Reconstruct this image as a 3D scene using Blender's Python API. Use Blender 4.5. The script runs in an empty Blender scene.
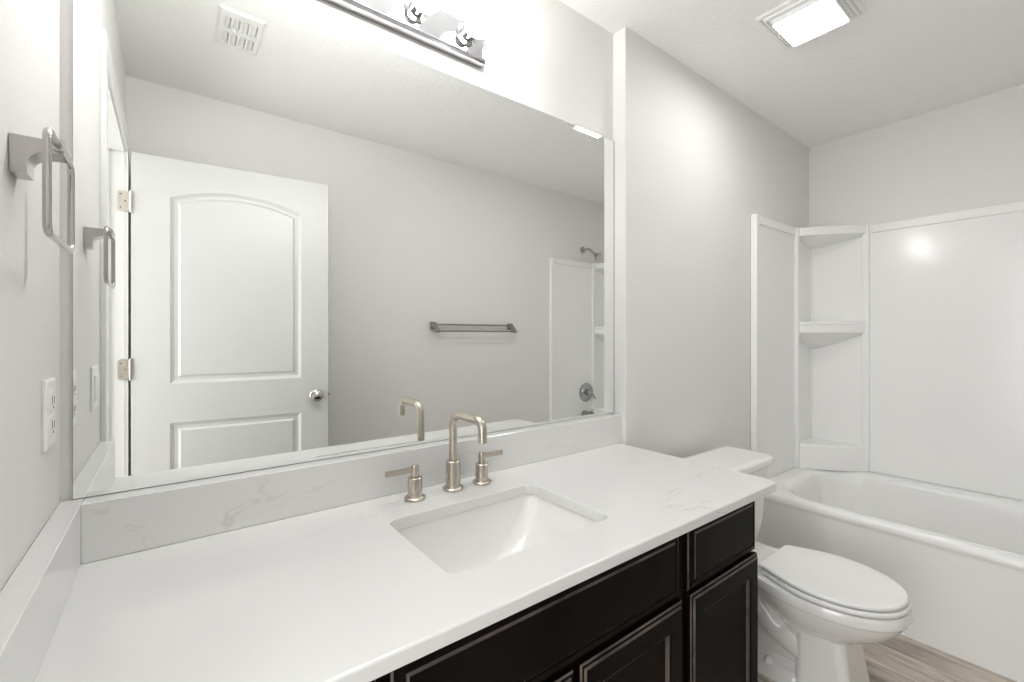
import bpy, bmesh, math, random
from mathutils import Vector, Matrix
random.seed(7)
S = bpy.context.scene
COL = S.collection
PI = math.pi

# ------------------------------------------------------------------ camera, world, exposure
cd = bpy.data.cameras.new('camera')
cam = bpy.data.objects.new('camera', cd); COL.objects.link(cam)
CAMX, CAMY, CAMZ = 0.1643, -1.1654, 1.23
cam.location = (CAMX, CAMY, CAMZ)
cam.rotation_euler = (PI/2, 0, math.radians(52.5483 - 90))
cd.sensor_fit = 'HORIZONTAL'; cd.sensor_width = 36
cd.lens = 445.5/1024*36
cd.shift_y = -4.91/1024
cd.clip_start = 0.01
S.camera = cam
S.view_settings.view_transform = 'Standard'
S.view_settings.look = 'None'
S.view_settings.gamma = 1
S.view_settings.use_curve_mapping = False
S.view_settings.exposure = 0.73
w = bpy.data.worlds.new('world'); S.world = w; w.use_nodes = True
w.node_tree.nodes['Background'].inputs[0].default_value = (.9, .95, 1, 1)
w.node_tree.nodes['Background'].inputs[1].default_value = 0.3
S.cycles.use_denoising = True
S.cycles.max_bounces = 14; S.cycles.diffuse_bounces = 8; S.cycles.glossy_bounces = 6
S.cycles.sample_clamp_indirect = 6
S.cycles.caustics_reflective = False; S.cycles.caustics_refractive = False
BULB = 54.0        # strength of the four globe bulbs
LENS = 27.0        # strength of the ceiling lamp's lens
HALL = 29.0        # added fill light in the hall, watts

# added fill light in the hall, brightens the room through the open door
hl = bpy.data.lights.new('hall_fill_light', 'AREA'); hl.energy = HALL; hl.shape = 'RECTANGLE'; hl.size = 1.5; hl.size_y = 2.2; hl.color = (.96, .98, 1)
ho = bpy.data.objects.new('hall_fill_light', hl); COL.objects.link(ho); ho.location = (-1.15, -1.05, 1.2); ho.rotation_euler = (PI/2, 0, -PI/2)

# ------------------------------------------------------------------ materials
def mat(name, col, rough=.5, metal=0, coat=0, spec=.5):
    m = bpy.data.materials.new(name); m.use_nodes = True
    b = m.node_tree.nodes['Principled BSDF']
    b.inputs['Base Color'].default_value = (*col, 1)
    b.inputs['Roughness'].default_value = rough
    b.inputs['Metallic'].default_value = metal
    b.inputs['Coat Weight'].default_value = coat
    b.inputs['Coat Roughness'].default_value = .08
    b.inputs['Specular IOR Level'].default_value = spec
    return m
def N(m, t, **k):
    n = m.node_tree.nodes.new(t)
    for a, v in k.items(): setattr(n, a, v)
    return n
def L(m, a, b): m.node_tree.links.new(a, b)
def pbsdf(m): return m.node_tree.nodes['Principled BSDF']
def bump(m, scale, strength, dist=.002, detail=3, kind='noise', distort=0):
    tc = N(m, 'ShaderNodeTexCoord')
    if kind == 'noise':
        t = N(m, 'ShaderNodeTexNoise'); t.inputs['Detail'].default_value = detail
        t.inputs['Distortion'].default_value = distort; out = t.outputs[0]
    else:
        t = N(m, 'ShaderNodeTexVoronoi', feature='SMOOTH_F1'); out = t.outputs[0]
    t.inputs['Scale'].default_value = scale
    b = N(m, 'ShaderNodeBump'); b.inputs['Strength'].default_value = strength; b.inputs['Distance'].default_value = dist
    L(m, tc.outputs['Object'], t.inputs['Vector']); L(m, out, b.inputs['Height']); L(m, b.outputs[0], pbsdf(m).inputs['Normal'])
    return t
def vary(m, c1, c2, scale, lo=.35, hi=.65, detail=4, stretch=None):
    tc = N(m, 'ShaderNodeTexCoord'); t = N(m, 'ShaderNodeTexNoise')
    t.inputs['Scale'].default_value = scale; t.inputs['Detail'].default_value = detail
    r = N(m, 'ShaderNodeValToRGB')
    r.color_ramp.elements[0].position = lo; r.color_ramp.elements[0].color = (*c1, 1)
    r.color_ramp.elements[1].position = hi; r.color_ramp.elements[1].color = (*c2, 1)
    if stretch:
        mp = N(m, 'ShaderNodeMapping'); mp.inputs['Scale'].default_value = stretch
        L(m, tc.outputs['Object'], mp.inputs[0]); L(m, mp.outputs[0], t.inputs['Vector'])
    else:
        L(m, tc.outputs['Object'], t.inputs['Vector'])
    L(m, t.outputs[0], r.inputs[0]); L(m, r.outputs[0], pbsdf(m).inputs['Base Color'])

M = {}
M['wall'] = mat('greige_wall_paint', (.74, .73, .712), .55, spec=.3)
bump(M['wall'], 95, .22, .0018, 2)
M['ceil'] = mat('textured_ceiling_paint', (.86, .86, .85), .8, spec=.2)
bump(M['ceil'], 48, .6, .005, 3, distort=.6)
M['trim'] = mat('white_semi_gloss_trim', (.76, .76, .745), .32)
M['door'] = mat('white_door_paint', (.62, .62, .612), .35)
M['plastic'] = mat('white_plastic', (.80, .80, .79), .3)
M['slot'] = mat('dark_slot', (.03, .03, .03), .7)
M['porcelain'] = mat('white_porcelain', (.80, .795, .775), .08, coat=.5)
M['seat'] = mat('white_seat_plastic', (.82, .82, .81), .16)
M['tub'] = mat('white_acrylic', (.82, .82, .81), .16, spec=.34)
M['nickel'] = mat('brushed_nickel', (.53, .48, .42), .27, 1)
bump(M['nickel'], 300, .05, .0005, 2)
M['satin'] = mat('satin_nickel', (.50, .485, .465), .2, 1)
M['hinge'] = mat('hinge_metal', (.56, .51, .46), .32, 1)
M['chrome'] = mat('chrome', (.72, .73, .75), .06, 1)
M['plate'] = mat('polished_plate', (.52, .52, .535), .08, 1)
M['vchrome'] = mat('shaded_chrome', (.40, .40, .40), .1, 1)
M['dchrome'] = mat('dark_chrome', (.36, .35, .33), .2, 1)
M['mirror'] = mat('mirror_glass', (.90, .915, .895), .0, 1)
M['medge'] = mat('mirror_edge', (.12, .15, .14), .2)
M['drain'] = M['nickel']
M['grout'] = mat('caulk', (.72, .71, .69), .5)
# espresso cabinet
M['espresso'] = mat('espresso_wood', (.006, .005, .004), .42, spec=.06)
vary(M['espresso'], (.0022, .0018, .0016), (.0085, .0062, .0052), 6, .3, .75, 6, (1, 1, .25))
M['worn'] = mat('worn_glint_espresso_edge', (.10, .075, .06), .35)  # edge wear, with glossy edge reflections painted into the lighter brown
vary(M['worn'], (.022, .016, .013), (.125, .098, .083), 14, .3, .7, 4)
M['toe'] = mat('toe_kick_black', (.01, .009, .009), .6)
# bulbs and lens
def emit(name, col, s):
    m = mat(name, (.9, .9, .9), .3)
    b = pbsdf(m); b.inputs['Emission Color'].default_value = (*col, 1); b.inputs['Emission Strength'].default_value = s
    return m
M['bulb'] = emit('lit_bulb_glass', (1, .99, .98), BULB)
M['lens'] = emit('lit_lamp_lens', (1, .99, .975), LENS)
# quartz with thin veins
def quartz():
    m = mat('white_veined_quartz', (.71, .71, .70), .14, coat=.2)
    tc = N(m, 'ShaderNodeTexCoord')
    mp = N(m, 'ShaderNodeMapping'); mp.inputs['Rotation'].default_value = (0, 0, .5); mp.inputs['Scale'].default_value = (.75, 1.9, 1.5)
    L(m, tc.outputs['Object'], mp.inputs[0])
    cur = None
    for sc, wd, st, off in ((2.1, .0055, .30, 0.0), (3.7, .004, .22, 3.3)):
        t = N(m, 'ShaderNodeTexNoise'); t.inputs['Scale'].default_value = sc; t.inputs['Detail'].default_value = 4
        t.inputs['Roughness'].default_value = .5; t.inputs['Distortion'].default_value = .3
        ad = N(m, 'ShaderNodeVectorMath', operation='ADD'); ad.inputs[1].default_value = (off, off*.7, off)
        L(m, mp.outputs[0], ad.inputs[0]); L(m, ad.outputs[0], t.inputs['Vector'])
        s = N(m, 'ShaderNodeMath', operation='SUBTRACT'); s.inputs[1].default_value = .5; L(m, t.outputs[0], s.inputs[0])
        a = N(m, 'ShaderNodeMath', operation='ABSOLUTE'); L(m, s.outputs[0], a.inputs[0])
        r = N(m, 'ShaderNodeMapRange'); r.inputs['From Min'].default_value = 0; r.inputs['From Max'].default_value = wd
        r.inputs['To Min'].default_value = 1; r.inputs['To Max'].default_value = 0; L(m, a.outputs[0], r.inputs[0])
        # veins come and go
        g = N(m, 'ShaderNodeTexNoise'); g.inputs['Scale'].default_value = 2.6; L(m, ad.outputs[0], g.inputs['Vector'])
        gr = N(m, 'ShaderNodeMapRange'); gr.inputs['From Min'].default_value = .5; gr.inputs['From Max'].default_value = .68; L(m, g.outputs[0], gr.inputs[0])
        mu = N(m, 'ShaderNodeMath', operation='MULTIPLY'); L(m, r.outputs[0], mu.inputs[0]); L(m, gr.outputs[0], mu.inputs[1])
        k = N(m, 'ShaderNodeMath', operation='MULTIPLY'); k.inputs[1].default_value = st; L(m, mu.outputs[0], k.inputs[0])
        if cur is None: cur = k.outputs[0]
        else:
            x = N(m, 'ShaderNodeMath', operation='MAXIMUM'); L(m, cur, x.inputs[0]); L(m, k.outputs[0], x.inputs[1]); cur = x.outputs[0]
    mx = N(m, 'ShaderNodeMixRGB'); mx.inputs[1].default_value = (.71, .71, .70, 1); mx.inputs[2].default_value = (.36, .31, .26, 1)
    L(m, cur, mx.inputs[0]); L(m, mx.outputs[0], pbsdf(m).inputs['Base Color'])
    return m
M['quartz'] = quartz()
# weathered plank floor, boards run along y
def planks():
    m = mat('weathered_plank_floor', (.3, .26, .22), .42)
    tc = N(m, 'ShaderNodeTexCoord')
    mp = N(m, 'ShaderNodeMapping'); mp.inputs['Rotation'].default_value = (0, 0, PI/2); mp.inputs['Location'].default_value = (.22, .015, 0)
    L(m, tc.outputs['Object'], mp.inputs[0])
    br = N(m, 'ShaderNodeTexBrick'); br.offset = .37
    br.inputs['Scale'].default_value = 1; br.inputs['Brick Width'].default_value = 1.2; br.inputs['Row Height'].default_value = .152
    br.inputs['Mortar Size'].default_value = .0016; br.inputs['Mortar Smooth'].default_value = .2; br.inputs['Bias'].default_value = 0
    br.inputs['Color1'].default_value = (.60, .545, .485, 1); br.inputs['Color2'].default_value = (.46, .41, .36, 1)
    br.inputs['Mortar'].default_value = (.05, .04, .035, 1)
    L(m, mp.outputs[0], br.inputs['Vector'])
    m2 = N(m, 'ShaderNodeMapping'); m2.inputs['Scale'].default_value = (8, 1.0, 1); L(m, tc.outputs['Object'], m2.inputs[0])
    g = N(m, 'ShaderNodeTexNoise'); g.inputs['Scale'].default_value = 2.4; g.inputs['Detail'].default_value = 9; g.inputs['Roughness'].default_value = .68
    g.inputs['Distortion'].default_value = .55; L(m, m2.outputs[0], g.inputs['Vector'])
    r = N(m, 'ShaderNodeValToRGB'); e = r.color_ramp.elements
    e[0].position = .36; e[0].color = (.32, .30, .28, 1); e[1].position = .62; e[1].color = (1.25, 1.24, 1.22, 1)
    L(m, g.outputs[0], r.inputs[0])
    mx = N(m, 'ShaderNodeMixRGB', blend_type='MULTIPLY'); mx.inputs[0].default_value = .8
    L(m, br.outputs[0], mx.inputs[1]); L(m, r.outputs[0], mx.inputs[2]); L(m, mx.outputs[0], pbsdf(m).inputs['Base Color'])
    b = N(m, 'ShaderNodeBump'); b.inputs['Strength'].default_value = .25; b.inputs['Distance'].default_value = .002
    L(m, g.outputs[0], b.inputs['Height']); L(m, b.outputs[0], pbsdf(m).inputs['Normal'])
    return m
M['floor'] = planks()

# ------------------------------------------------------------------ helpers
ORIGIN = {}
def finish(bm, sharp=38):
    bmesh.ops.recalc_face_normals(bm, faces=bm.faces)
    lim = math.radians(sharp)
    for f in bm.faces: f.smooth = True
    for e in bm.edges:
        if len(e.link_faces) == 2:
            e.smooth = e.calc_face_angle(0) < lim
        else: e.smooth = False
def obj(name, bm, m, parent=None, origin=None, sharp=38, recalc=True):
    """link bm (built in world coordinates) as one mesh object"""
    if recalc: finish(bm, sharp)
    o = Vector(ORIGIN[parent.name]) if parent is not None else Vector(origin or (0, 0, 0))
    bmesh.ops.translate(bm, verts=bm.verts, vec=-o)
    me = bpy.data.meshes.new(name); bm.to_mesh(me); bm.free()
    for x in (m if isinstance(m, (list, tuple)) else [m]): me.materials.append(x)
    ob = bpy.data.objects.new(name, me); COL.objects.link(ob)
    if recalc:
        wn = ob.modifiers.new('weighted_normal', 'WEIGHTED_NORMAL'); wn.keep_sharp = True; wn.weight = 80
    if parent is not None: ob.parent = parent
    else: ob.location = o
    ORIGIN[ob.name] = tuple(o)
    return ob
def tag(o, label=None, cat=None, group=None, kind=None):
    for k, v in (('label', label), ('category', cat), ('group', group), ('kind', kind)):
        if v: o[k] = v
    return o
def thing(name, label, cat, base, group=None):
    o = bpy.data.objects.new(name, None); COL.objects.link(o); o.location = base
    o.empty_display_size = .05
    ORIGIN[o.name] = tuple(base)
    return tag(o, label, cat, group)
def struct(name, bm, m, label=None, cat=None, **k):
    o = obj(name, bm, m, **k)
    return tag(o, label, cat, None, 'structure')
def merge(bm, b2):
    me = bpy.data.meshes.new('tmp'); b2.to_mesh(me); b2.free(); bm.from_mesh(me); bpy.data.meshes.remove(me)
def box(x0, x1, y0, y1, z0, z1, bev=0, seg=2, bm=None):
    b = bmesh.new(); bmesh.ops.create_cube(b, size=1)
    for v in b.verts:
        v.co = Vector(((x0+x1)/2 + v.co.x*(x1-x0), (y0+y1)/2 + v.co.y*(y1-y0), (z0+z1)/2 + v.co.z*(z1-z0)))
    if bev: bmesh.ops.bevel(b, geom=b.edges[:], offset=bev, segments=seg, profile=.5, affect='EDGES')
    if bm is None: return b
    merge(bm, b); return bm
def ring_face(bm, r):
    vs = [bm.verts.new(p) for p in r]; return vs
def loft(rings, cap0=True, cap1=True, bm=None, close=True):
    bm = bm or bmesh.new()
    R = [[bm.verts.new(p) for p in r] for r in rings]
    n = len(R[0])
    for a, b in zip(R, R[1:]):
        for i in range(n if close else n-1):
            j = (i+1) % n
            try: bm.faces.new((a[i], a[j], b[j], b[i]))
            except ValueError: pass
    if cap0: bm.faces.new(R[0])
    if cap1: bm.faces.new(R[-1][::-1])
    return bm
def frame_of(d):
    d = Vector(d).normalized(); a = Vector((0, 0, 1)) if abs(d.z) < .9 else Vector((1, 0, 0))
    u = d.cross(a).normalized(); return u, d.cross(u).normalized()
def lathe(base, axis, prof, n=32, bm=None, cap=True):
    """prof: (radius, height along axis)"""
    u, v = frame_of(axis); ax = Vector(axis).normalized(); base = Vector(base)
    rings = []
    for r, h in prof:
        rings.append([base + ax*h + (u*math.cos(2*PI*i/n) + v*math.sin(2*PI*i/n))*max(r, 1e-4) for i in range(n)])
    return loft(rings, cap, cap, bm)
def tube(pts, r, n=14, bm=None, cap=True, closed=False):
    pts = [Vector(p) for p in pts]; k = len(pts)
    rr = r if isinstance(r, (list, tuple)) else [r]*k
    rings = []; u = None
    for i, p in enumerate(pts):
        if closed: t = (pts[(i+1) % k] - pts[i-1])
        else: t = pts[min(i+1, k-1)] - pts[max(i-1, 0)]
        t.normalize()
        if u is None: u, _ = frame_of(t)
        u = (u - t*u.dot(t)).normalized(); v = t.cross(u)
        rings.append([p + (u*math.cos(2*PI*j/n) + v*math.sin(2*PI*j/n))*rr[i] for j in range(n)])
    if closed:
        rings.append(rings[0]); b = bm or bmesh.new()
        loft(rings, False, False, b); bmesh.ops.remove_doubles(b, verts=b.verts, dist=1e-6); return b
    return loft(rings, cap, cap, bm)
def fillet(pts, rad, seg=8, closed=False):
    """round the corners of a polyline"""
    pts = [Vector(p) for p in pts]; out = []; k = len(pts)
    for i, p in enumerate(pts):
        if not closed and i in (0, k-1): out.append(p); continue
        a, b = pts[i-1], pts[(i+1) % k]
        r = rad[i] if isinstance(rad, (list, tuple)) else rad
        da, db = (a-p).normalized(), (b-p).normalized()
        ang = da.angle(db); d = min(r/math.tan(ang/2), (a-p).length*.499, (b-p).length*.499); r = d*math.tan(ang/2)
        c = p + (da+db).normalized()*(r/math.sin(ang/2))
        s, e = p+da*d-c, p+db*d-c
        th = s.angle(e)
        for q in range(seg+1):
            f = q/seg
            out.append(c + (s*math.sin((1-f)*th) + e*math.sin(f*th))/math.sin(th))
    return out
def rrect(x0, x1, y0, y1, r, seg=6):
    """rounded rectangle, 4*(seg+1) points in (a,b); r may be a list of four (x1y1, x0y1, x0y0, x1y0)"""
    rs = r if isinstance(r, (list, tuple)) else [r]*4
    out = []
    for (cx, cy, sx, sy, a0), q in zip(((x1, y1, -1, -1, 0), (x0, y1, 1, -1, PI/2), (x0, y0, 1, 1, PI), (x1, y0, -1, 1, 1.5*PI)), rs):
        for i in range(seg+1):
            a = a0 + PI/2*i/seg
            out.append((cx + sx*q + q*math.cos(a), cy + sy*q + q*math.sin(a)))
    return out
def fill_between(bm, outer, inners):
    """flat face(s) bounded by vert loop outer with holes inners"""
    es = []
    for lp in [outer] + inners:
        for i in range(len(lp)):
            a, b = lp[i], lp[(i+1) % len(lp)]
            e = bm.edges.get((a, b)) or bm.edges.new((a, b)); es.append(e)
    bmesh.ops.triangle_fill(bm, edges=es, use_beauty=True, use_dissolve=False)
def extrude_poly(poly, f0, f1, bm=None):
    """poly: list of 2D points; f0/f1 map a 2D point to 3D"""
    return loft([[f0(p) for p in poly], [f1(p) for p in poly]], True, True, bm)
# a panel: loops of a rectangle (or arch-topped rectangle) inset by d
def rect_loop(x0, x1, z0, z1, d, arch=0, seg=18):
    x0 += d; x1 -= d; z0 += d; z1 -= d
    if not arch: return [(x0, z0), (x1, z0), (x1, z1), (x0, z1)]
    w = (x1-x0)/2; W = w+d
    R = (W*W + arch*arch)/(2*arch) - d
    zc = (z1+d) + arch - (R+d)
    zs = zc + math.sqrt(max(R*R - w*w, 0))
    pts = [(x0, z0), (x1, z0)]
    a1 = math.atan2(zs-zc, w)
    for i in range(seg+1):
        a = a1 + (PI-2*a1)*i/seg
        pts.append(((x0+x1)/2 + R*math.cos(a), zc + R*math.sin(a)))
    return pts
def board(x0, x1, z0, z1, prof, fn, panels=(), bm=None, back=0):
    """a front board: prof = [(inset, height, material)], fn(x,z,h)->3D; a flat field closes the last ring,
    cut by panels (x0,x1,z0,z1,arch,prof)"""
    bm = bm or bmesh.new()
    def rings(a, b, c, d, arch, prof):
        R = []
        for ins, h, mi in prof: R.append(([bm.verts.new(fn(x, z, h)) for x, z in rect_loop(a, b, c, d, ins, arch)], mi))
        for (r0, _), (r1, mi) in zip(R, R[1:]):
            n = len(r0)
            for i in range(n):
                f = bm.faces.new((r0[i], r0[(i+1) % n], r1[(i+1) % n], r1[i])); f.material_index = mi
        return R
    R = rings(x0, x1, z0, z1, 0, prof)
    bm.faces.new(R[0][0][::-1])
    inn = []
    for (a, b, c, d, arch, pp) in panels:
        P = rings(a, b, c, d, arch, pp); inn.append(P[0][0]); bm.faces.new(P[-1][0])
    if inn: fill_between(bm, R[-1][0], inn)
    else: bm.faces.new(R[-1][0])
    return bm

# ------------------------------------------------------------------ room numbers
H = 2.44
XW, YJ = 1.5734, -0.0544       # jog: right of XW the wall stands forward to YJ
XF, YS = 3.418, -1.5644        # far wall, wall behind the camera
ZC, ZB = 0.811, 0.922          # counter top, backsplash top
DY0, DY1, DZ = -1.456, -0.655, 2.062   # doorway in the left wall
HX = -1.25                     # hall

# ------------------------------------------------------------------ setting
struct('floor', box(HX-.1, XF+.12, -2.3, .6, -.06, 0), M['floor'])
struct('ceiling', box(HX-.1, XF+.12, -2.3, .6, H, H+.06), M['ceil'])
struct('wall_north', box(-.11, XW+.02, .006, .14, 0, H), M['wall'])
struct('wall_north_jog', box(XW, XF+.12, YJ, .14, 0, H, .002, 1), M['wall'])
struct('wall_east', box(XF, XF+.12, YS-.12, YJ, 0, H), M['wall'])
struct('wall_south', box(-.11, XF+.12, YS-.12, YS, 0, H), M['wall'])
b = box(-.11, 0, DY1, .006, 0, H); box(-.11, 0, YS, DY0, 0, H, bm=b); box(-.11, 0, DY0, DY1, DZ+.0, H, bm=b)
struct('wall_west', b, M['wall'])
b = box(HX-.1, HX, -2.3, .6, 0, H); box(HX, -.11, .5, .6, 0, H, bm=b); box(HX, -.11, -2.3, -2.2, 0, H, bm=b)
box(-.12, -.11, -2.2, YS-.12, 0, H, bm=b); box(-.12, -.11, .14, .5, 0, H, bm=b)
struct('wall_hall', b, M['wall'])
# doorway jamb and casing
b = box(-.112, .002, DY0-.012, DY0+.002, 0, DZ); box(-.112, .002, DY1-.002, DY1+.012, 0, DZ, bm=b); box(-.112, .002, DY0, DY1, DZ-.014, DZ+.004, bm=b)
box(-.062, -.05, DY0+.002, DY0+.012, 0, DZ-.014, bm=b); box(-.062, -.05, DY1-.012, DY1-.002, 0, DZ-.014, bm=b)
struct('trim_1', b, M['trim'])
def casing_piece(bm, y0, y1, z0, z1):
    box(0, .014, y0, y1, z0, z1, .003, 2, bm=bm)
b = bmesh.new(); CW = .058
casing_piece(b, DY1, DY1+CW, 0, DZ); casing_piece(b, DY0-CW, DY0, 0, DZ); casing_piece(b, DY0-CW, DY1+CW, DZ-.008, DZ+.07)
struct('trim_2', b, M['trim'])
def baseboard(name, x0, x1, y0, y1):
    b = box(x0, x1, y0, y1, 0, .085, .003, 2); struct(name, b, M['trim'])
baseboard('baseboard_south', .001, 2.54, YS, YS+.013)
baseboard('baseboard_north', XW, 2.54, YJ-.013, YJ)

# open door
A = Vector((.023, -1.452)); B = Vector((.848, -1.377)); dd = (B-A).normalized(); nn = Vector((-dd.y, dd.x))
DW, DT = (B-A).length, .035
def on_door(s, z, h):
    q = A + dd*s + nn*(h-DT); return (q.x, q.y, z)
def on_door_back(s, z, h):
    q = A + dd*(DW-s) + nn*(-h); return (q.x, q.y, z)
pp = [(0, 0, 0), (.006, -.004, 0), (.016, -.009, 0), (.030, -.009, 0), (.040, -.003, 0)]
def shift(p, h): return [(a, b+h, c) for a, b, c in p]
door = thing('door_1', 'white two-panel door with arched top panel standing open', 'door', (A.x, A.y, 0)); door['kind'] = 'structure'
b = bmesh.new()
P2 = [(.139, DW-.135, 1.008, 1.873, .058, shift(pp, DT)), (.139, DW-.135, .16, .826, 0, shift(pp, DT))]
board(0, DW, .012, 2.056, [(0, DT/2, 0), (0, DT-.001, 0), (.001, DT, 0)], on_door, P2, b)
P3 = [(.135, DW-.139, 1.008, 1.873, .058, shift(pp, DT)), (.135, DW-.139, .16, .826, 0, shift(pp, DT))]
board(0, DW, .012, 2.056, [(0, DT/2, 0), (0, DT-.001, 0), (.001, DT, 0)], on_door_back, P3, b)
slab = obj('door_leaf', b, M['door'], door, sharp=20)
n3 = (nn.x, nn.y, 0)
def knob(name, h, sgn, par):
    base = Vector(on_door(DW-.063, .912, h)); ax = (n3[0]*sgn, n3[1]*sgn, 0)
    k = obj(name, lathe(base, ax, [(.031, 0), (.032, .004), (.027, .009), (.013, .012), (.012, .03), (.02, .036), (.027, .045), (.029, .054), (.026, .063), (.016, .069), (.004, .071), (0, .071)], 28), M['satin'], par)
    return k
knob('door_knob', DT, 1, door); knob('door_knob', 0, -1, door)
q = Vector(on_door(DW, .912, DT/2))
obj('latch_bolt', lathe(q, (dd.x, dd.y, 0), [(.008, -.004), (.008, .006), (.005, .009), (0, .009)], 12), M['satin'], door)
for z0 in (1.785, 1.035, .25):
    b = bmesh.new()
    poly = rrect(-.022, .016, z0, z0+.092, .012, 4)
    extrude_poly(poly, lambda p: (p[0], DY0+.002, p[1]), lambda p: (p[0], DY0+.0045, p[1]), b)
    hb = obj('hinge', b, M['hinge'], door)
    obj('hinge_pin', lathe((.0215, DY0+.008, z0), (0, 0, 1), [(.003, -.004), (.006, 0), (.006, .092), (.003, .096)], 14), M['hinge'], hb)
    b = bmesh.new()
    for y, z in ((-.012, .018), (.004, .046), (-.012, .074)):
        lathe((y, DY0+.0045, z0+z), (0, 1, 0), [(.0042, -.001), (.0042, .0006), (.0034, .001)], 12, b)
    obj('hinge_screws', b, M['dchrome'], hb)

# ------------------------------------------------------------------ countertop with splashes
XR = 1.562; YF = -.613
ct = thing('countertop', 'white veined quartz vanity top with sink cutout and splash strips', 'countertop', (.78, -.3, ZC-.024))
def top_slab():
    bm = bmesh.new()
    e = .005; zt, zb = ZC, ZC-.026
    def lp(ins, z): return [bm.verts.new((x, y + .014*(1-x/XR)*max(0, -y/.61), z)) for x, y in rrect(.001+ins, XR-ins, YF+ins, .004-ins, [.003, .003, .003, .026], 8)]
    outs = [lp(.003, zb), lp(0, zb+.003), lp(0, zt-e), lp(.0015, zt-.0015), lp(e, zt)]
    hs = [[bm.verts.new((x, y, z)) for x, y in rrect(.553-g, .977+g, -.485-g, -.193+g, .028, 8)] for g, z in ((.002, zt), (0, zt-.002), (0, zb))]
    for R in (outs, hs):
        for a, b in zip(R, R[1:]):
            n = len(a)
            for i in range(n): bm.faces.new((a[i], a[(i+1) % n], b[(i+1) % n], b[i]))
    fill_between(bm, outs[-1], [hs[0]]); fill_between(bm, outs[0], [hs[-1]])
    return bm
obj('slab', top_slab(), M['quartz'], ct, sharp=60)
obj('backsplash', box(.0336, XW-.001, -.039, .005, ZC+.0005, ZB, .0015, 1), M['quartz'], ct)
obj('side_splash', box(.0005, .0336, -.595, .004, ZC+.0005, ZB, .0015, 1), M['quartz'], ct)

# sink
sk = thing('sink_basin', 'rectangular white undermount sink set in the quartz top', 'sink', (.765, -.34, .62))
def basin():
    rings = []
    zt = ZC-.0265
    def R(x0, x1, y0, y1, r, z): rings.append([(x, y, z) for x, y in rrect(x0, x1, y0, y1, r, 8)])
    # outside, from the drain up
    R(.70, .83, -.40, -.28, .04, zt-.158); R(.64, .89, -.44, -.235, .05, zt-.15); R(.585, .945, -.475, -.2, .05, zt-.1); R(.535, .995, -.505, -.175, .04, zt-.02); R(.53, 1.0, -.51, -.17, .035, zt-.0)
    # flange inward then down the bowl
    R(.547, .983, -.491, -.187, .03, zt-.0)
    R(.550, .980, -.488, -.190, .032, zt-.006)
    for f, di, dy in ((.18, .007, .004), (.4, .022, .010), (.62, .045, .019), (.8, .075, .030), (.92, .105, .045), (.98, .14, .07)):
        R(.550+di, .980-di, -.488+dy, -.190-dy, .032+.03*f, zt-.006-.138*f)
    R(.72, .81, -.384, -.294, .044, zt-.148); R(.745, .785, -.359, -.319, .0199, zt-.149)
    return loft(rings, True, True)
obj('bowl', basin(), M['porcelain'], sk, sharp=50)
obj('drain', lathe((.765, -.339, ZC-.0265-.150), (0, 0, 1), [(.026, 0), (.027, .003), (.022, .005), (.018, .0045), (.017, .008), (.004, .0095), (0, .0095)], 28), M['nickel'], sk)

# faucet
FX, FY = .778, -.099
fc = thing('widespread_faucet', 'brushed nickel gooseneck faucet with two lever handles behind sink', 'faucet', (FX, FY, ZC))
def sleeve(x, y, r, h, fr):
    return lathe((x, y, ZC), (0, 0, 1), [(fr-.001, 0), (fr, .002), (fr, .006), (fr-.003, .0085), (r+.001, .0095), (r, .011), (r, h-.0015), (r-.0015, h), (0, h)], 36)
sp = obj('spout_body', sleeve(FX, FY, .0200, .079, .0285), M['nickel'], fc)
path = fillet([(FX, FY, ZC+.07), (FX, FY, 1.019), (FX, FY-.145, 1.019), (FX, FY-.145, .966)], [0, .038, .0525, 0], 12)
obj('spout', tube(path, .0112, 20), M['nickel'], fc, sharp=60)
obj('aerator', lathe((FX, FY-.145, .9665), (0, 0, -1), [(.009, -.002), (.009, .0015), (.007, .002)], 20), M['dchrome'], fc)
for sx, x in ((-1, .663), (1, .869)):
    y = -.104
    hd = obj('handle', sleeve(x, y, .0185, .057, .0265), M['nickel'], fc)
    obj('handle_stem', lathe((x, y, ZC+.056), (0, 0, 1), [(.0095, 0), (.0095, .028), (.0075, .0318), (.004, .033), (0, .033)], 20), M['nickel'], hd)
    x0, x1 = (x-.079, x+.002) if sx < 0 else (x-.002, x+.072)
    obj('lever', box(x0, x1, y-.0035, y+.0035, ZC+.070, ZC+.0835, .0014, 2), M['nickel'], hd)

# ------------------------------------------------------------------ vanity cabinet
vc = thing('vanity_cabinet', 'dark espresso vanity cabinet with worn edges under the quartz top', 'cabinet', (.78, -.3, 0))
YB = -.560
b = box(.036, .052, YB+.018, -.005, .10, ZC-.0265); box(1.488, 1.504, YB+.018, -.005, .10, ZC-.0265, bm=b)
box(.053, 1.487, YB+.019, -.022, .10, .116, bm=b); box(.053, 1.487, -.021, -.005, .10, ZC-.0265, bm=b)
obj('carcass', b, M['espresso'], vc)
obj('toe_kick', box(.04, 1.50, -.49, -.02, 0, .0995), M['toe'], vc)
obj('face_frame', box(.036, 1.506, YB, YB+.0175, .10, ZC-.0265, .001, 1), M['espresso'], vc)
front = lambda x, z, h: (x, YB-.0005-h, z)
pd = [(0, 0, 0), (0, .008, 0), (.003, .011, 1), (.018, .016, 0), (.021, .0125, 0), (.025, .0155, 1), (.027, .0158, 0)]
pdoor = [(0, 0, 0), (0, .011, 0), (.003, .014, 1), (.008, .0145, 0), (.011, .019, 1), (.013, .0195, 0)]
inner = [(0, .0195, 0), (.004, .0165, 0), (.012, .0105, 1), (.013, .010, 0)]
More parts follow.
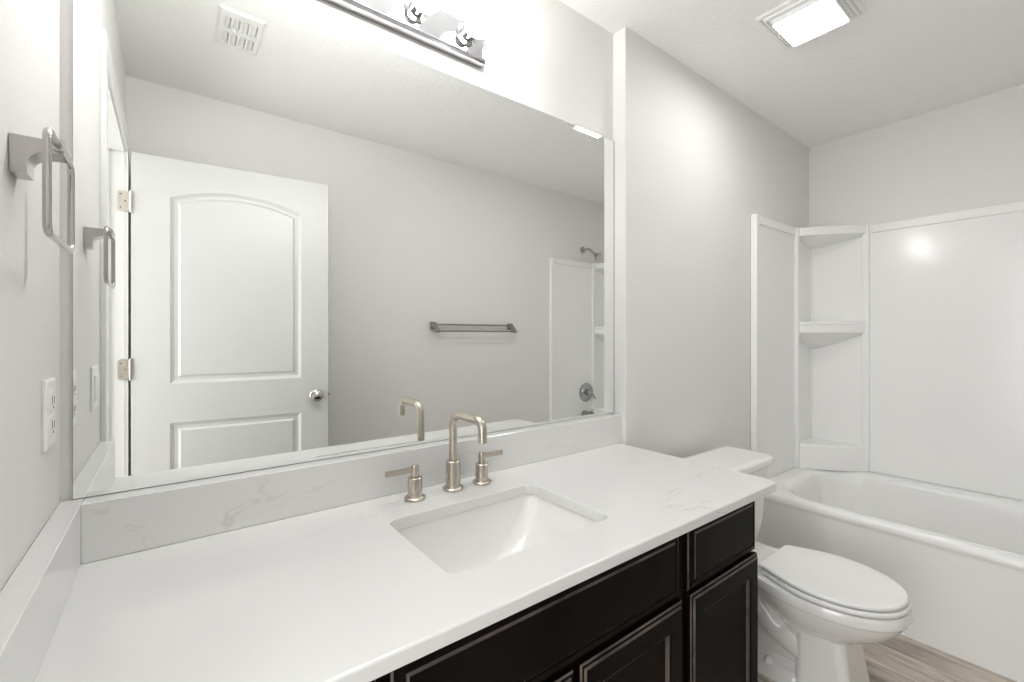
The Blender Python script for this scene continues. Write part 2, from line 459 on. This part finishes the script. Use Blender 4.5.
def drawer_front(name, x0, x1, z0, z1):
    return obj(name, board(x0, x1, z0, z1, pd, front), [M['espresso'], M['worn']], vc, sharp=15)
def cab_door(x0, x1, z0, z1):
    return obj('door', board(x0, x1, z0, z1, pdoor, front, [(x0+.052, x1-.052, z0+.052, z1-.052, 0, inner)]), [M['espresso'], M['worn']], vc, sharp=15)
ZT = .772
drawer_front('false_drawer_front', .408, 1.118, .617, ZT)
drawer_front('drawer', 1.155, 1.505, .614, ZT)
drawer_front('drawer', .050, .387, .616, ZT)
cab_door(1.162, 1.512, .115, .603); cab_door(.782, 1.124, .115, .604); cab_door(.416, .763, .115, .604); cab_door(.05, .387, .115, .604)

# ------------------------------------------------------------------ wall mirror
mr = thing('wall_mirror', 'large frameless wall mirror above the quartz backsplash', 'mirror', (.79, .003, ZB+.003))
mx0, mx1, mz0, mz1 = .018, 1.5725, ZB+.0008, 2.009
b = bmesh.new()
fr = [b.verts.new(p) for p in ((mx0, 0, mz0), (mx1, 0, mz0), (mx1, 0, mz1), (mx0, 0, mz1))]
gl = [b.verts.new(p) for p in ((mx0+.0004, 0, mz0+.0008), (mx1-.0035, 0, mz0+.0008), (mx1-.0035, 0, mz1-.0008), (mx0+.0004, 0, mz1-.0008))]
b.faces.new(gl)
for i in range(4):
    f = b.faces.new((fr[i], fr[(i+1) % 4], gl[(i+1) % 4], gl[i])); f.material_index = 1
bk = [b.verts.new(p) for p in ((mx0-.0005, .0058, mz0-.0005), (mx1+.0005, .0058, mz0-.0005), (mx1+.0005, .0058, mz1+.0005), (mx0-.0005, .0058, mz1+.0005))]
for i in range(4):
    f = b.faces.new((fr[i], fr[(i+1) % 4], bk[(i+1) % 4], bk[i])); f.material_index = 1
f = b.faces.new(bk[::-1]); f.material_index = 1
obj('mirror_glass', b, [M['mirror'], M['medge']], mr, sharp=10)

# ------------------------------------------------------------------ vanity light bar
vl = thing('vanity_light', 'chrome light bar with lit globe bulbs above the mirror', 'lamp', (.607, .004, 2.11))
bx0, bx1, bz0, bz1 = .281, .937, 2.069, 2.180
def bar():
    rings = []
    for ins, y in ((0, .0055), (0, -.022), (.003, -.027), (.008, -.029), (.012, -.0265)):
        rings.append([(x, y, z) for x, z in rrect(bx0+ins, bx1-ins, bz0+ins, bz1-ins, .004, 3)])
    return loft(rings)
obj('back_plate', bar(), M['plate'], vl, sharp=25)
for x in (.862, .699, .536, .373):
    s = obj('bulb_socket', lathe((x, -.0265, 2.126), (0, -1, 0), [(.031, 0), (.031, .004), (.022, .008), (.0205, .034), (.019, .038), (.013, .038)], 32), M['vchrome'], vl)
    bb = []
    r, cy = .041, .0745
    for i in range(15):
        a = -PI/2 + .34 + (PI-.34)*i/14
        bb.append((r*math.cos(a), cy + r*math.sin(a)))
    obj('bulb', lathe((x, -.0265, 2.126), (0, -1, 0), [(.0125, .036)] + bb, 32), M['bulb'], vl, sharp=80)

# ------------------------------------------------------------------ left wall: ring, outlet, switch
tr = thing('towel_ring', 'brushed nickel rectangular towel ring on the left wall', 'towel ring', (0.001, -.31, 1.465))
prof = [(0, 1.441), (.016, 1.441), (.016, 1.457), (.019, 1.464), (.026, 1.470), (.036, 1.472), (.050, 1.473), (.050, 1.489), (0, 1.489)]
obj('mount', extrude_poly(prof, lambda p: (p[0]+.0005, -.326, p[1]), lambda p: (p[0]+.0005, -.288, p[1])), M['satin'], tr, sharp=30)
rp = fillet([(.045, -.392, 1.484), (.045, -.228, 1.484), (.045, -.228, 1.357), (.045, -.392, 1.357)], .014, 7, True)
obj('ring', tube(rp, .0043, 14, closed=True), M['satin'], tr, sharp=70)
b = lathe((.045, -.332, 1.484), (0, 1, 0), [(.006, 0), (.0085, .001), (.0085, .049), (.006, .05)], 18)
obj('ring_sleeve', b, M['satin'], tr)
def plate(o, name, y0, y1, z0, z1):
    return obj(name, board(y0, y1, z0, z1, [(0, 0, 0), (0, .0035, 0), (.0035, .006, 0)], lambda y, z, h: (.0004+h, y, z)), M['plastic'], o, sharp=20)
ot = thing('wall_outlet', 'white outlet plate on left wall close to the mirror', 'outlet', (0, -.1055, 1.1))
plate(ot, 'cover_plate', -.144, -.067, 1.044, 1.158)
yc = -.1055
for z0 in (1.064, 1.105):
    r = obj('receptacle', extrude_poly(rrect(yc-.017, yc+.017, z0, z0+.034, .006, 4), lambda p: (.006, p[0], p[1]), lambda p: (.0082, p[0], p[1])), M['plastic'], ot)
    b = box(.0081, .0085, yc-.009, yc-.0065, z0+.012, z0+.024); box(.0081, .0085, yc+.0065, yc+.009, z0+.012, z0+.024, bm=b)
    lathe((.0081, yc, z0+.006), (1, 0, 0), [(.0025, 0), (.0025, .0004)], 10, b)
    obj('contact_slots', b, M['slot'], r)
ls = thing('light_switch', 'white rocker switch plate beside the door casing, seen in mirror', 'switch', (0, -.45, 1.1))
plate(ls, 'cover_plate', -.510, -.395, 1.036, 1.150)
for yc in (-.475, -.43):
    obj('rocker', board(yc-.0165, yc+.0165, 1.060, 1.127, [(0, 0, 0), (0, .002, 0), (.002, .004, 0)], lambda y, z, h: (.006+h, y, z)), M['plastic'], ls, sharp=20)

# ------------------------------------------------------------------ ceiling register and fan light
vt = thing('ceiling_register', 'white rectangular ceiling vent seen in the mirror above door', 'vent', (.381, -.9, H))
def register():
    bm = bmesh.new()
    def lp(ins, z): return [bm.verts.new((x, y, z)) for x, y in rrect(.305+ins, .457-ins, -1.03+ins, -.77-ins, .004, 2)]
    O = [lp(0, H-.0005), lp(0, H-.004), lp(.008, H-.009)]
    for a, c in zip(O, O[1:]):
        n = len(a)
        for i in range(n): bm.faces.new((a[i], a[(i+1) % n], c[(i+1) % n], c[i]))
    hs = []
    for r in range(2):
        for k in range(4):
            cx = .337 + k*.0295; cy = -.958 + r*.105
            a = [bm.verts.new((x, y, H-.009)) for x, y in rrect(cx-.0105, cx+.0105, cy-.043, cy+.043, .0104, 6)]
            c = [bm.verts.new((v.co.x, v.co.y, H-.0008)) for v in a]
            for i in range(len(a)): bm.faces.new((a[i], a[(i+1) % len(a)], c[(i+1) % len(a)], c[i]))
            bm.faces.new(c); hs.append(a)
    fill_between(bm, O[-1], hs)
    return bm
obj('register_plate', register(), M['plastic'], vt, sharp=25)
b = bmesh.new()
for r in range(2):
    for k in range(4):
        cx = .337 + k*.0295; cy = -.958 + r*.105
        p = [(cx-.009, H-.0015), (cx-.006, H-.0015), (cx+.006, H-.0085), (cx+.003, H-.0085)]
        extrude_poly(p, lambda q: (q[0], cy-.038, q[1]), lambda q: (q[0], cy+.038, q[1]), b)
obj('vanes', b, M['plastic'], vt)

fl = thing('ceiling_fan_light', 'square white exhaust fan with lit lens on the ceiling', 'ceiling lamp', (2.075, -.515, H))
def fan_frame():
    fx0, fx1, fy0, fy1 = 1.93, 2.222, -.655, -.380
    rings = []
    z = H-.0005
    rings.append([(x, y, z) for x, y in rrect(fx0, fx1, fy0, fy1, .012, 4)])
    for ins, zz in ((0, H-.006), (.006, H-.010), (.012, H-.010), (.014, H-.005), (.018, H-.005), (.021, H-.016), (.028, H-.018), (.030, H-.011), (.034, H-.011), (.037, H-.022), (.042, H-.024), (.044, H-.018), (.048, H-.018), (.05, H-.026)):
        rings.append([(x, y, zz) for x, y in rrect(fx0+ins, fx1-ins*.85, fy0+ins*.85, fy1-ins, .012, 4)])
    return loft(rings)
obj('grille', fan_frame(), M['plastic'], fl, sharp=30)
rings = [[(x, y, z) for x, y in rrect(1.962+i, 2.168-i, -.618+i, -.425-i, .012, 5)] for i, z in ((0, H-.024), (0, H-.036), (.003, H-.040), (.012, H-.042))]
lb = loft(rings); lb.faces.ensure_lookup_table()
for f in lb.faces: f.material_index = 0 if f.calc_center_median().z < H-.0405 else 1
obj('lamp_lens', lb, [M['lens'], M['plastic']], fl, sharp=30)

# ------------------------------------------------------------------ towel bar on the wall behind the camera
tb = thing('towel_bar', 'dark nickel double towel bar on the wall seen in mirror', 'towel bar', (1.9, YS, 1.29))
for x in (1.575, 2.225):
    pr = [(0, 1.278), (0, 1.326), (.020, 1.326), (.030, 1.316), (.082, 1.270), (.084, 1.261), (.078, 1.254), (.068, 1.256), (.032, 1.290), (.020, 1.292), (.020, 1.278)]
    sw = .017
    obj('bracket', extrude_poly(pr, lambda p: (x-sw, YS+.0003+p[0], p[1]), lambda p: (x+sw, YS+.0003+p[0], p[1])), M['dchrome'], tb, sharp=30)
obj('bar', tube([(1.58, YS+.026, 1.309), (2.22, YS+.026, 1.309)], .006, 14), M['dchrome'], tb)
obj('bar', tube([(1.58, YS+.073, 1.264), (2.22, YS+.073, 1.264)], .006, 14), M['dchrome'], tb)

# ------------------------------------------------------------------ tub and surround
TX = 2.549; TZ = .442
tub = thing('bathtub', 'white alcove bathtub along the far wall beyond the toilet', 'bathtub', (2.98, -.81, 0))
def tub_mesh():
    bm = bmesh.new()
    x0, x1, y0, y1 = TX, XF-.001, YS+.001, YJ-.001
    def lp(ax0, ax1, ay0, ay1, r, z): return [bm.verts.new((x, y, z)) for x, y in rrect(ax0, ax1, ay0, ay1, r, 10)]
    s = .003
    O = [lp(x0+.006, x1, y0, y1, s, 0), lp(x0+.006, x1, y0, y1, s, TZ-.052), lp(x0+.004, x1, y0, y1, s, TZ-.042), lp(x0+.001, x1, y0, y1, s, TZ-.036), lp(x0, x1, y0, y1, s, TZ-.028), lp(x0+.003, x1, y0, y1, s, TZ-.014), lp(x0+.010, x1, y0, y1, s, TZ-.004), lp(x0+.020, x1, y0, y1, s, TZ)]
    ix0, ix1, iy0, iy1 = TX+.068, XF-.088, YS+.135, YJ-.11
    I = []
    for d, rz, rr in ((-.022, 0, .2), (-.010, .0015, .2), (.001, .006, .2), (.010, .015, .2), (.017, .030, .2), (.025, .07, .2), (.032, .14, .18), (.05, .24, .19), (.075, .30, .19), (.11, .325, .16), (.16, .33, .12)):
        I.append(lp(ix0+d, ix1-d, iy0+d*1.3, iy1-d*1.5, rr, TZ-rz))
    for R in (O, I):
        for a, c in zip(R, R[1:]):
            n = len(a)
            for i in range(n): bm.faces.new((a[i], a[(i+1) % n], c[(i+1) % n], c[i]))
    bm.faces.new(O[0][::-1]); bm.faces.new(I[-1])
    fill_between(bm, O[-1], [I[0]])
    return bm
obj('tub_shell', tub_mesh(), M['tub'], tub, sharp=40)
obj('tub_drain', lathe((2.97, -1.28, TZ-.3295), (0, 0, 1), [(.034, 0), (.034, .002), (.024, .003), (.02, .001), (0, .001)], 24), M['chrome'], tub)

sr = thing('tub_surround', 'white tub surround wall panels with molded corner shelves', 'shower surround', (3.0, -.81, TZ))
SZ0, SZ1 = TZ+.0012, 1.878
SX0 = 2.612
def end_panel(sgn):
    """sgn +1: at the jog wall; -1: at the wall behind the camera. y measured off the wall"""
    yw = YJ-.0006 if sgn > 0 else YS+.0006
    SX0 = 2.612 if sgn > 0 else 2.636
    Y = lambda d: yw - sgn*d
    def bx(bm, x0, x1, d0, d1, z0, z1, bv=.003): box(x0, x1, min(Y(d0), Y(d1)), max(Y(d0), Y(d1)), z0, z1, bv, 2, bm=bm)
    bm = bmesh.new()
    bx(bm, SX0+.006, 3.40, 0, .020, SZ0, SZ1-.012)
    bx(bm, SX0+.05, 3.15, .018, .030, SZ1-.048, SZ1-.004, .004)
    bx(bm, SX0+.012, 3.15, 0, .0225, SZ1-.03, SZ1)
    p = obj('end_panel', bm, M['tub'], sr, sharp=30)
    bm = bmesh.new(); bx(bm, SX0, SX0+.042, 0, .033, SZ0, SZ1, .007)
    obj('edge_post', bm, M['tub'], p, sharp=30)
    bm = bmesh.new(); bx(bm, 3.128, 3.162, 0, .042, SZ0, SZ1, .008)
    obj('rib', bm, M['tub'], p, sharp=30)
    return Y
for sgn in (1, -1):
    Y = end_panel(sgn)
    xe = XF-.0006
    # corner column: curved back between the two ribs
    cor = []
    R = .022
    pts = [(3.15, .018)] + [(xe-.022-R+R*math.sin(a), .018+R-R*math.cos(a)) for a in [PI/2*i/8 for i in range(9)]] + [(xe-.022, .30)]
    poly = pts + [(xe, .30), (xe, 0), (3.15, 0)]
    cc = obj('corner_column', extrude_poly(poly, lambda p: (p[0], Y(p[1]), SZ0), lambda p: (p[0], Y(p[1]), SZ1-.02)), M['tub'], sr, sharp=50)
    def shelf_poly(inset=0, bow=.02):
        a = Vector((3.145+inset, .040-inset*.5)); c = Vector((xe-.03, .315-inset)); n = Vector((-(c-a).y, (c-a).x)).normalized()
        front = [a.lerp(c, i/14) + (-n)*bow*math.sin(PI*i/14)*-1 for i in range(15)]
        return [tuple(p) for p in front] + [(xe, .30), (xe, 0.0), (3.15, 0.0)]
    def shelf(name, levels):
        rings = []
        for i, z in levels:
            if i >= 1:      # the underside runs back to the corner
                f = i-1; rings.append([(x+(xe-.01-x)*f, Y(d+(.01-d)*f), z) for x, d in shelf_poly(.006)])
            else: rings.append([(x, Y(d), z) for x, d in shelf_poly(i)])
        obj(name, loft(rings), M['tub'], cc, sharp=40)
    shelf('shelf', [(1.9, SZ1-.098), (1.5, SZ1-.082), (1.15, SZ1-.060), (.006, SZ1-.052), (0, SZ1-.048), (0, SZ1-.006), (.006, SZ1)])
    shelf('shelf', [(1.9, 1.145), (1.5, 1.185), (1.15, 1.232), (.008, 1.247), (.002, 1.252), (.002, 1.288), (.006, 1.291), (.006, 1.296), (0, 1.299), (0, 1.312), (.006, 1.317)])
    shelf('ledge', [(0, SZ0), (.004, .572), (.010, .584), (.018, .588)])
# back panel
def back_panel():
    y0, y1 = YS+.31, YJ-.31
    xe = XF-.0006
    bm = box(xe-.022, xe, y0, y1, SZ0, SZ1-.01, .003, 2)
    box(xe-.032, xe-.02, y0+.02, y1-.02, SZ1-.05, SZ1-.004, .004, 2, bm=bm)
    box(xe-.026, xe, y0, y1, SZ1-.03, SZ1, .003, 2, bm=bm)
    o = obj('back_panel', bm, M['tub'], sr, sharp=30)
    for y in (y1+.008, y0-.008-.0):
        obj('rib', box(xe-.042, xe, y-.017, y+.017, SZ0, SZ1, .008, 2), M['tub'], o, sharp=30)
back_panel()

# shower fittings on the wall behind the camera
yp = YS+.0211
sh = thing('shower_head', 'nickel shower head on curved arm above the surround, seen in mirror', 'shower head', (3.035, YS, 1.99))
obj('flange', lathe((3.035, YS+.0004, 1.985), (0, 1, 0), [(.031, 0), (.031, .004), (.022, .010), (.012, .013)], 24), M['satin'], sh)
ap = fillet([(3.035, YS+.01, 1.985), (3.035, YS+.075, 1.985), (3.035, YS+.15, 1.925)], .04, 8)
obj('shower_arm', tube(ap, .0105, 14), M['satin'], sh)
d = (0, .78, -.62)
obj('spray_head', lathe((3.035, YS+.142, 1.931), d, [(.011, 0), (.016, .006), (.016, .02), (.02, .028), (.038, .052), (.040, .060), (.036, .064), (0, .064)], 28), M['satin'], sh)
tv = thing('tub_valve', 'round chrome shower valve with lever, seen in mirror', 'valve', (3.055, YS+.021, .738))
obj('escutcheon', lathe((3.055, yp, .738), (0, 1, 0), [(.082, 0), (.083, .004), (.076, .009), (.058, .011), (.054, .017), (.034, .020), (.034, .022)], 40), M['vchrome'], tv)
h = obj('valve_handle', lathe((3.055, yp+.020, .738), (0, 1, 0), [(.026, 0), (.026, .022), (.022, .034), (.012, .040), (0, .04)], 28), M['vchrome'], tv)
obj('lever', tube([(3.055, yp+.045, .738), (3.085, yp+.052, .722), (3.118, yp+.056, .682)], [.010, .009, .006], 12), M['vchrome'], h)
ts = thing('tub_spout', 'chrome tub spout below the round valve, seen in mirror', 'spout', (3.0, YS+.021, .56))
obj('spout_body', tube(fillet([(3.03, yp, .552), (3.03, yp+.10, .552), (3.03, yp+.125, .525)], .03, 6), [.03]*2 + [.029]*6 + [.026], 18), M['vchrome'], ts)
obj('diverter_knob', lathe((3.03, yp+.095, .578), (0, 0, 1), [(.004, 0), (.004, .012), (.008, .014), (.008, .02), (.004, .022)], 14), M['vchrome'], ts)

# ------------------------------------------------------------------ toilet
TCX = 1.986
to = thing('toilet', 'white two-piece toilet with closed lid beside the vanity', 'toilet', (TCX, -.4, 0))
def egg(yb, yf, hw, yc, z, nb=3.2, nf=2.15, n=48):
    out = []
    for i in range(n):
        a = 2*PI*i/n; c, s = math.cos(a), math.sin(a)
        e = nf if s < 0 else nb
        x = hw*math.copysign(abs(c)**(2/e), c)
        y = yc + ((yc-yf) if s < 0 else (yb-yc))*math.copysign(abs(s)**(2/e), s)
        out.append((TCX+x, y, z))
    return out
def bowl_mesh():
    R = [egg(-.46, -.655, .080, -.55, .165, 2.2), egg(-.45, -.683, .095, -.55, .207, 2.2), egg(-.43, -.702, .110, -.56, .226, 2.1), egg(-.405, -.742, .134, -.57, .248, 2.1), egg(-.375, -.783, .156, -.575, .280, 2.1), egg(-.345, -.806, .170, -.58, .312, 2.1), egg(-.338, -.811, .173, -.585, .327, 2.1), egg(-.325, -.819, .181, -.585, .3305, 2.15),
         egg(-.32, -.822, .184, -.585, .337, 2.2), egg(-.32, -.820, .183, -.585, .356, 2.3), egg(-.325, -.815, .179, -.585, .366, 2.3), egg(-.33, -.798, .165, -.585, .369, 2.3)]
    bm = loft(R)
    # deck that carries the tank
    D = [[(x, y, z) for x, y in rrect(TCX-w, TCX+w, yf, -.115, .03, 5)] for w, yf, z in ((.07, -.34, .245), (.10, -.40, .285), (.125, -.45, .322), (.132, -.46, .360), (.128, -.455, .368))]
    loft(D, bm=bm)
    # front pedestal
    P = [[(x, y, z) for x, y in rrect(TCX-w, TCX+w, yf, -.53, .03, 5)] for w, yf, z in ((.116, -.705, 0), (.111, -.697, .05), (.105, -.686, .12), (.100, -.674, .225))]
    loft(P, bm=bm)
    # narrow body behind it and the foot
    Bd = [[(x, y, z) for x, y in rrect(TCX-w, TCX+w, -.58, yb, .02, 5)] for w, yb, z in ((.066, -.17, .04), (.056, -.19, .12), (.056, -.2, .22), (.06, -.16, .30))]
    loft(Bd, bm=bm)
    F = [[(x, y, z) for x, y in rrect(TCX-w, TCX+w, -.56, -.16, .04, 6)] for w, z in ((.112, 0), (.110, .030), (.102, .044), (.078, .052), (.068, .075))]
    loft(F, bm=bm)
    for s in (-1, 1):
        x = TCX + s*.052
        tp = fillet([(x, -.56, .13), (x, -.46, .165), (x, -.36, .275), (x, -.27, .265), (x, -.245, .16), (x, -.29, .06)], .07, 8)
        tube(tp, .048, 18, bm)
        tp = fillet([(x, -.40, .29), (x, -.44, .20), (x, -.52, .135)], .1, 8)
        tube(tp, .040, 16, bm)
    return bm
obj('bowl', bowl_mesh(), M['porcelain'], to, sharp=42)
for s in (-1, 1):
    obj('bolt_cap', lathe((TCX+s*.092, -.445, .044), (0, 0, 1), [(.016, 0), (.016, .006), (.013, .014), (.006, .019), (0, .02)], 18), M['seat'], to)
def lid_outline(yb, yf, hw, hb, z, yc=-.60, cr=.022):
    """seat outline: round front, sides that taper to a straight back edge of half-width hb"""
    out = []
    for i in range(25):
        a = -PI*i/24          # right side round the front to the left side
        c, q = math.cos(a), math.sin(a)
        out.append((hw*math.copysign(abs(c)**(2/2.1), c), yc + (yc-yf)*math.copysign(abs(q)**(2/2.1), q)))
    L_ = yb-yc
    side = []
    for i in range(1, 9):
        t = i/8*(1-cr/L_)
        side.append((hw-(hw-hb)*t**1.6, yc+L_*t))
    hx = side[-1][0]
    corner = [(hx-cr+cr*math.cos(PI/2*i/5), yb-cr+cr*math.sin(PI/2*i/5)) for i in range(1, 6)]
    left = [(-x, y) for x, y in side+corner]
    right = [(x, y) for x, y in (side+corner)[::-1]]
    return [(TCX+x, y, z) for x, y in out[:-1] + [(-hw, yc)] + left + right]
def slab_egg(yb, yf, hw, hb, z0, z1, dome=0, rnd=.005):
    def o(d, z): return lid_outline(yb-d, yf+d, hw-d, hb-d, z)
    R = [o(rnd, z0), o(0, z0+rnd*.7), o(0, z1-rnd), o(rnd*.4, z1-rnd*.35), o(rnd*1.3, z1)]
    if dome: R += [o(.035, z1+dome*.55), o(.08, z1+dome)]
    return loft(R)
obj('seat', slab_egg(-.430, -.818, .182, .122, .3705, .3870), M['seat'], to, sharp=60)
lid = obj('seat_lid', slab_egg(-.420, -.813, .178, .115, .3895, .4045, .003), M['seat'], to, sharp=60)
for s in (-1, 1):
    obj('seat_hinge', box(TCX+s*.075-.020, TCX+s*.075+.020, -.428, -.398, .3685, .388, .006, 3), M['seat'], to)
def tank():
    R = []
    for hw, yf, yb, r, z in ((.17, -.285, -.135, .035, .3685), (.185, -.300, -.130, .04, .380), (.197, -.316, -.126, .045, .46), (.210, -.325, -.124, .05, .60), (.216, -.328, -.124, .05, .680)):
        R.append([(x, y, z) for x, y in rrect(TCX-hw, TCX+hw, yf, yb, [.02, .02, r, r], 7)])
    return loft(R)
obj('tank', tank(), M['porcelain'], to, sharp=40)
def tank_lid():
    R = []
    for i, z in ((.008, .6805), (.002, .685), (0, .690), (0, .708), (.003, .715), (.010, .719), (.03, .721)):
        R.append([(x, y, z) for x, y in rrect(TCX-.25+i, TCX+.25-i, -.342+i, -.112-i, [.02, .02, .055, .055], 8)])
    return loft(R)
obj('tank_lid', tank_lid(), M['porcelain'], to, sharp=40)
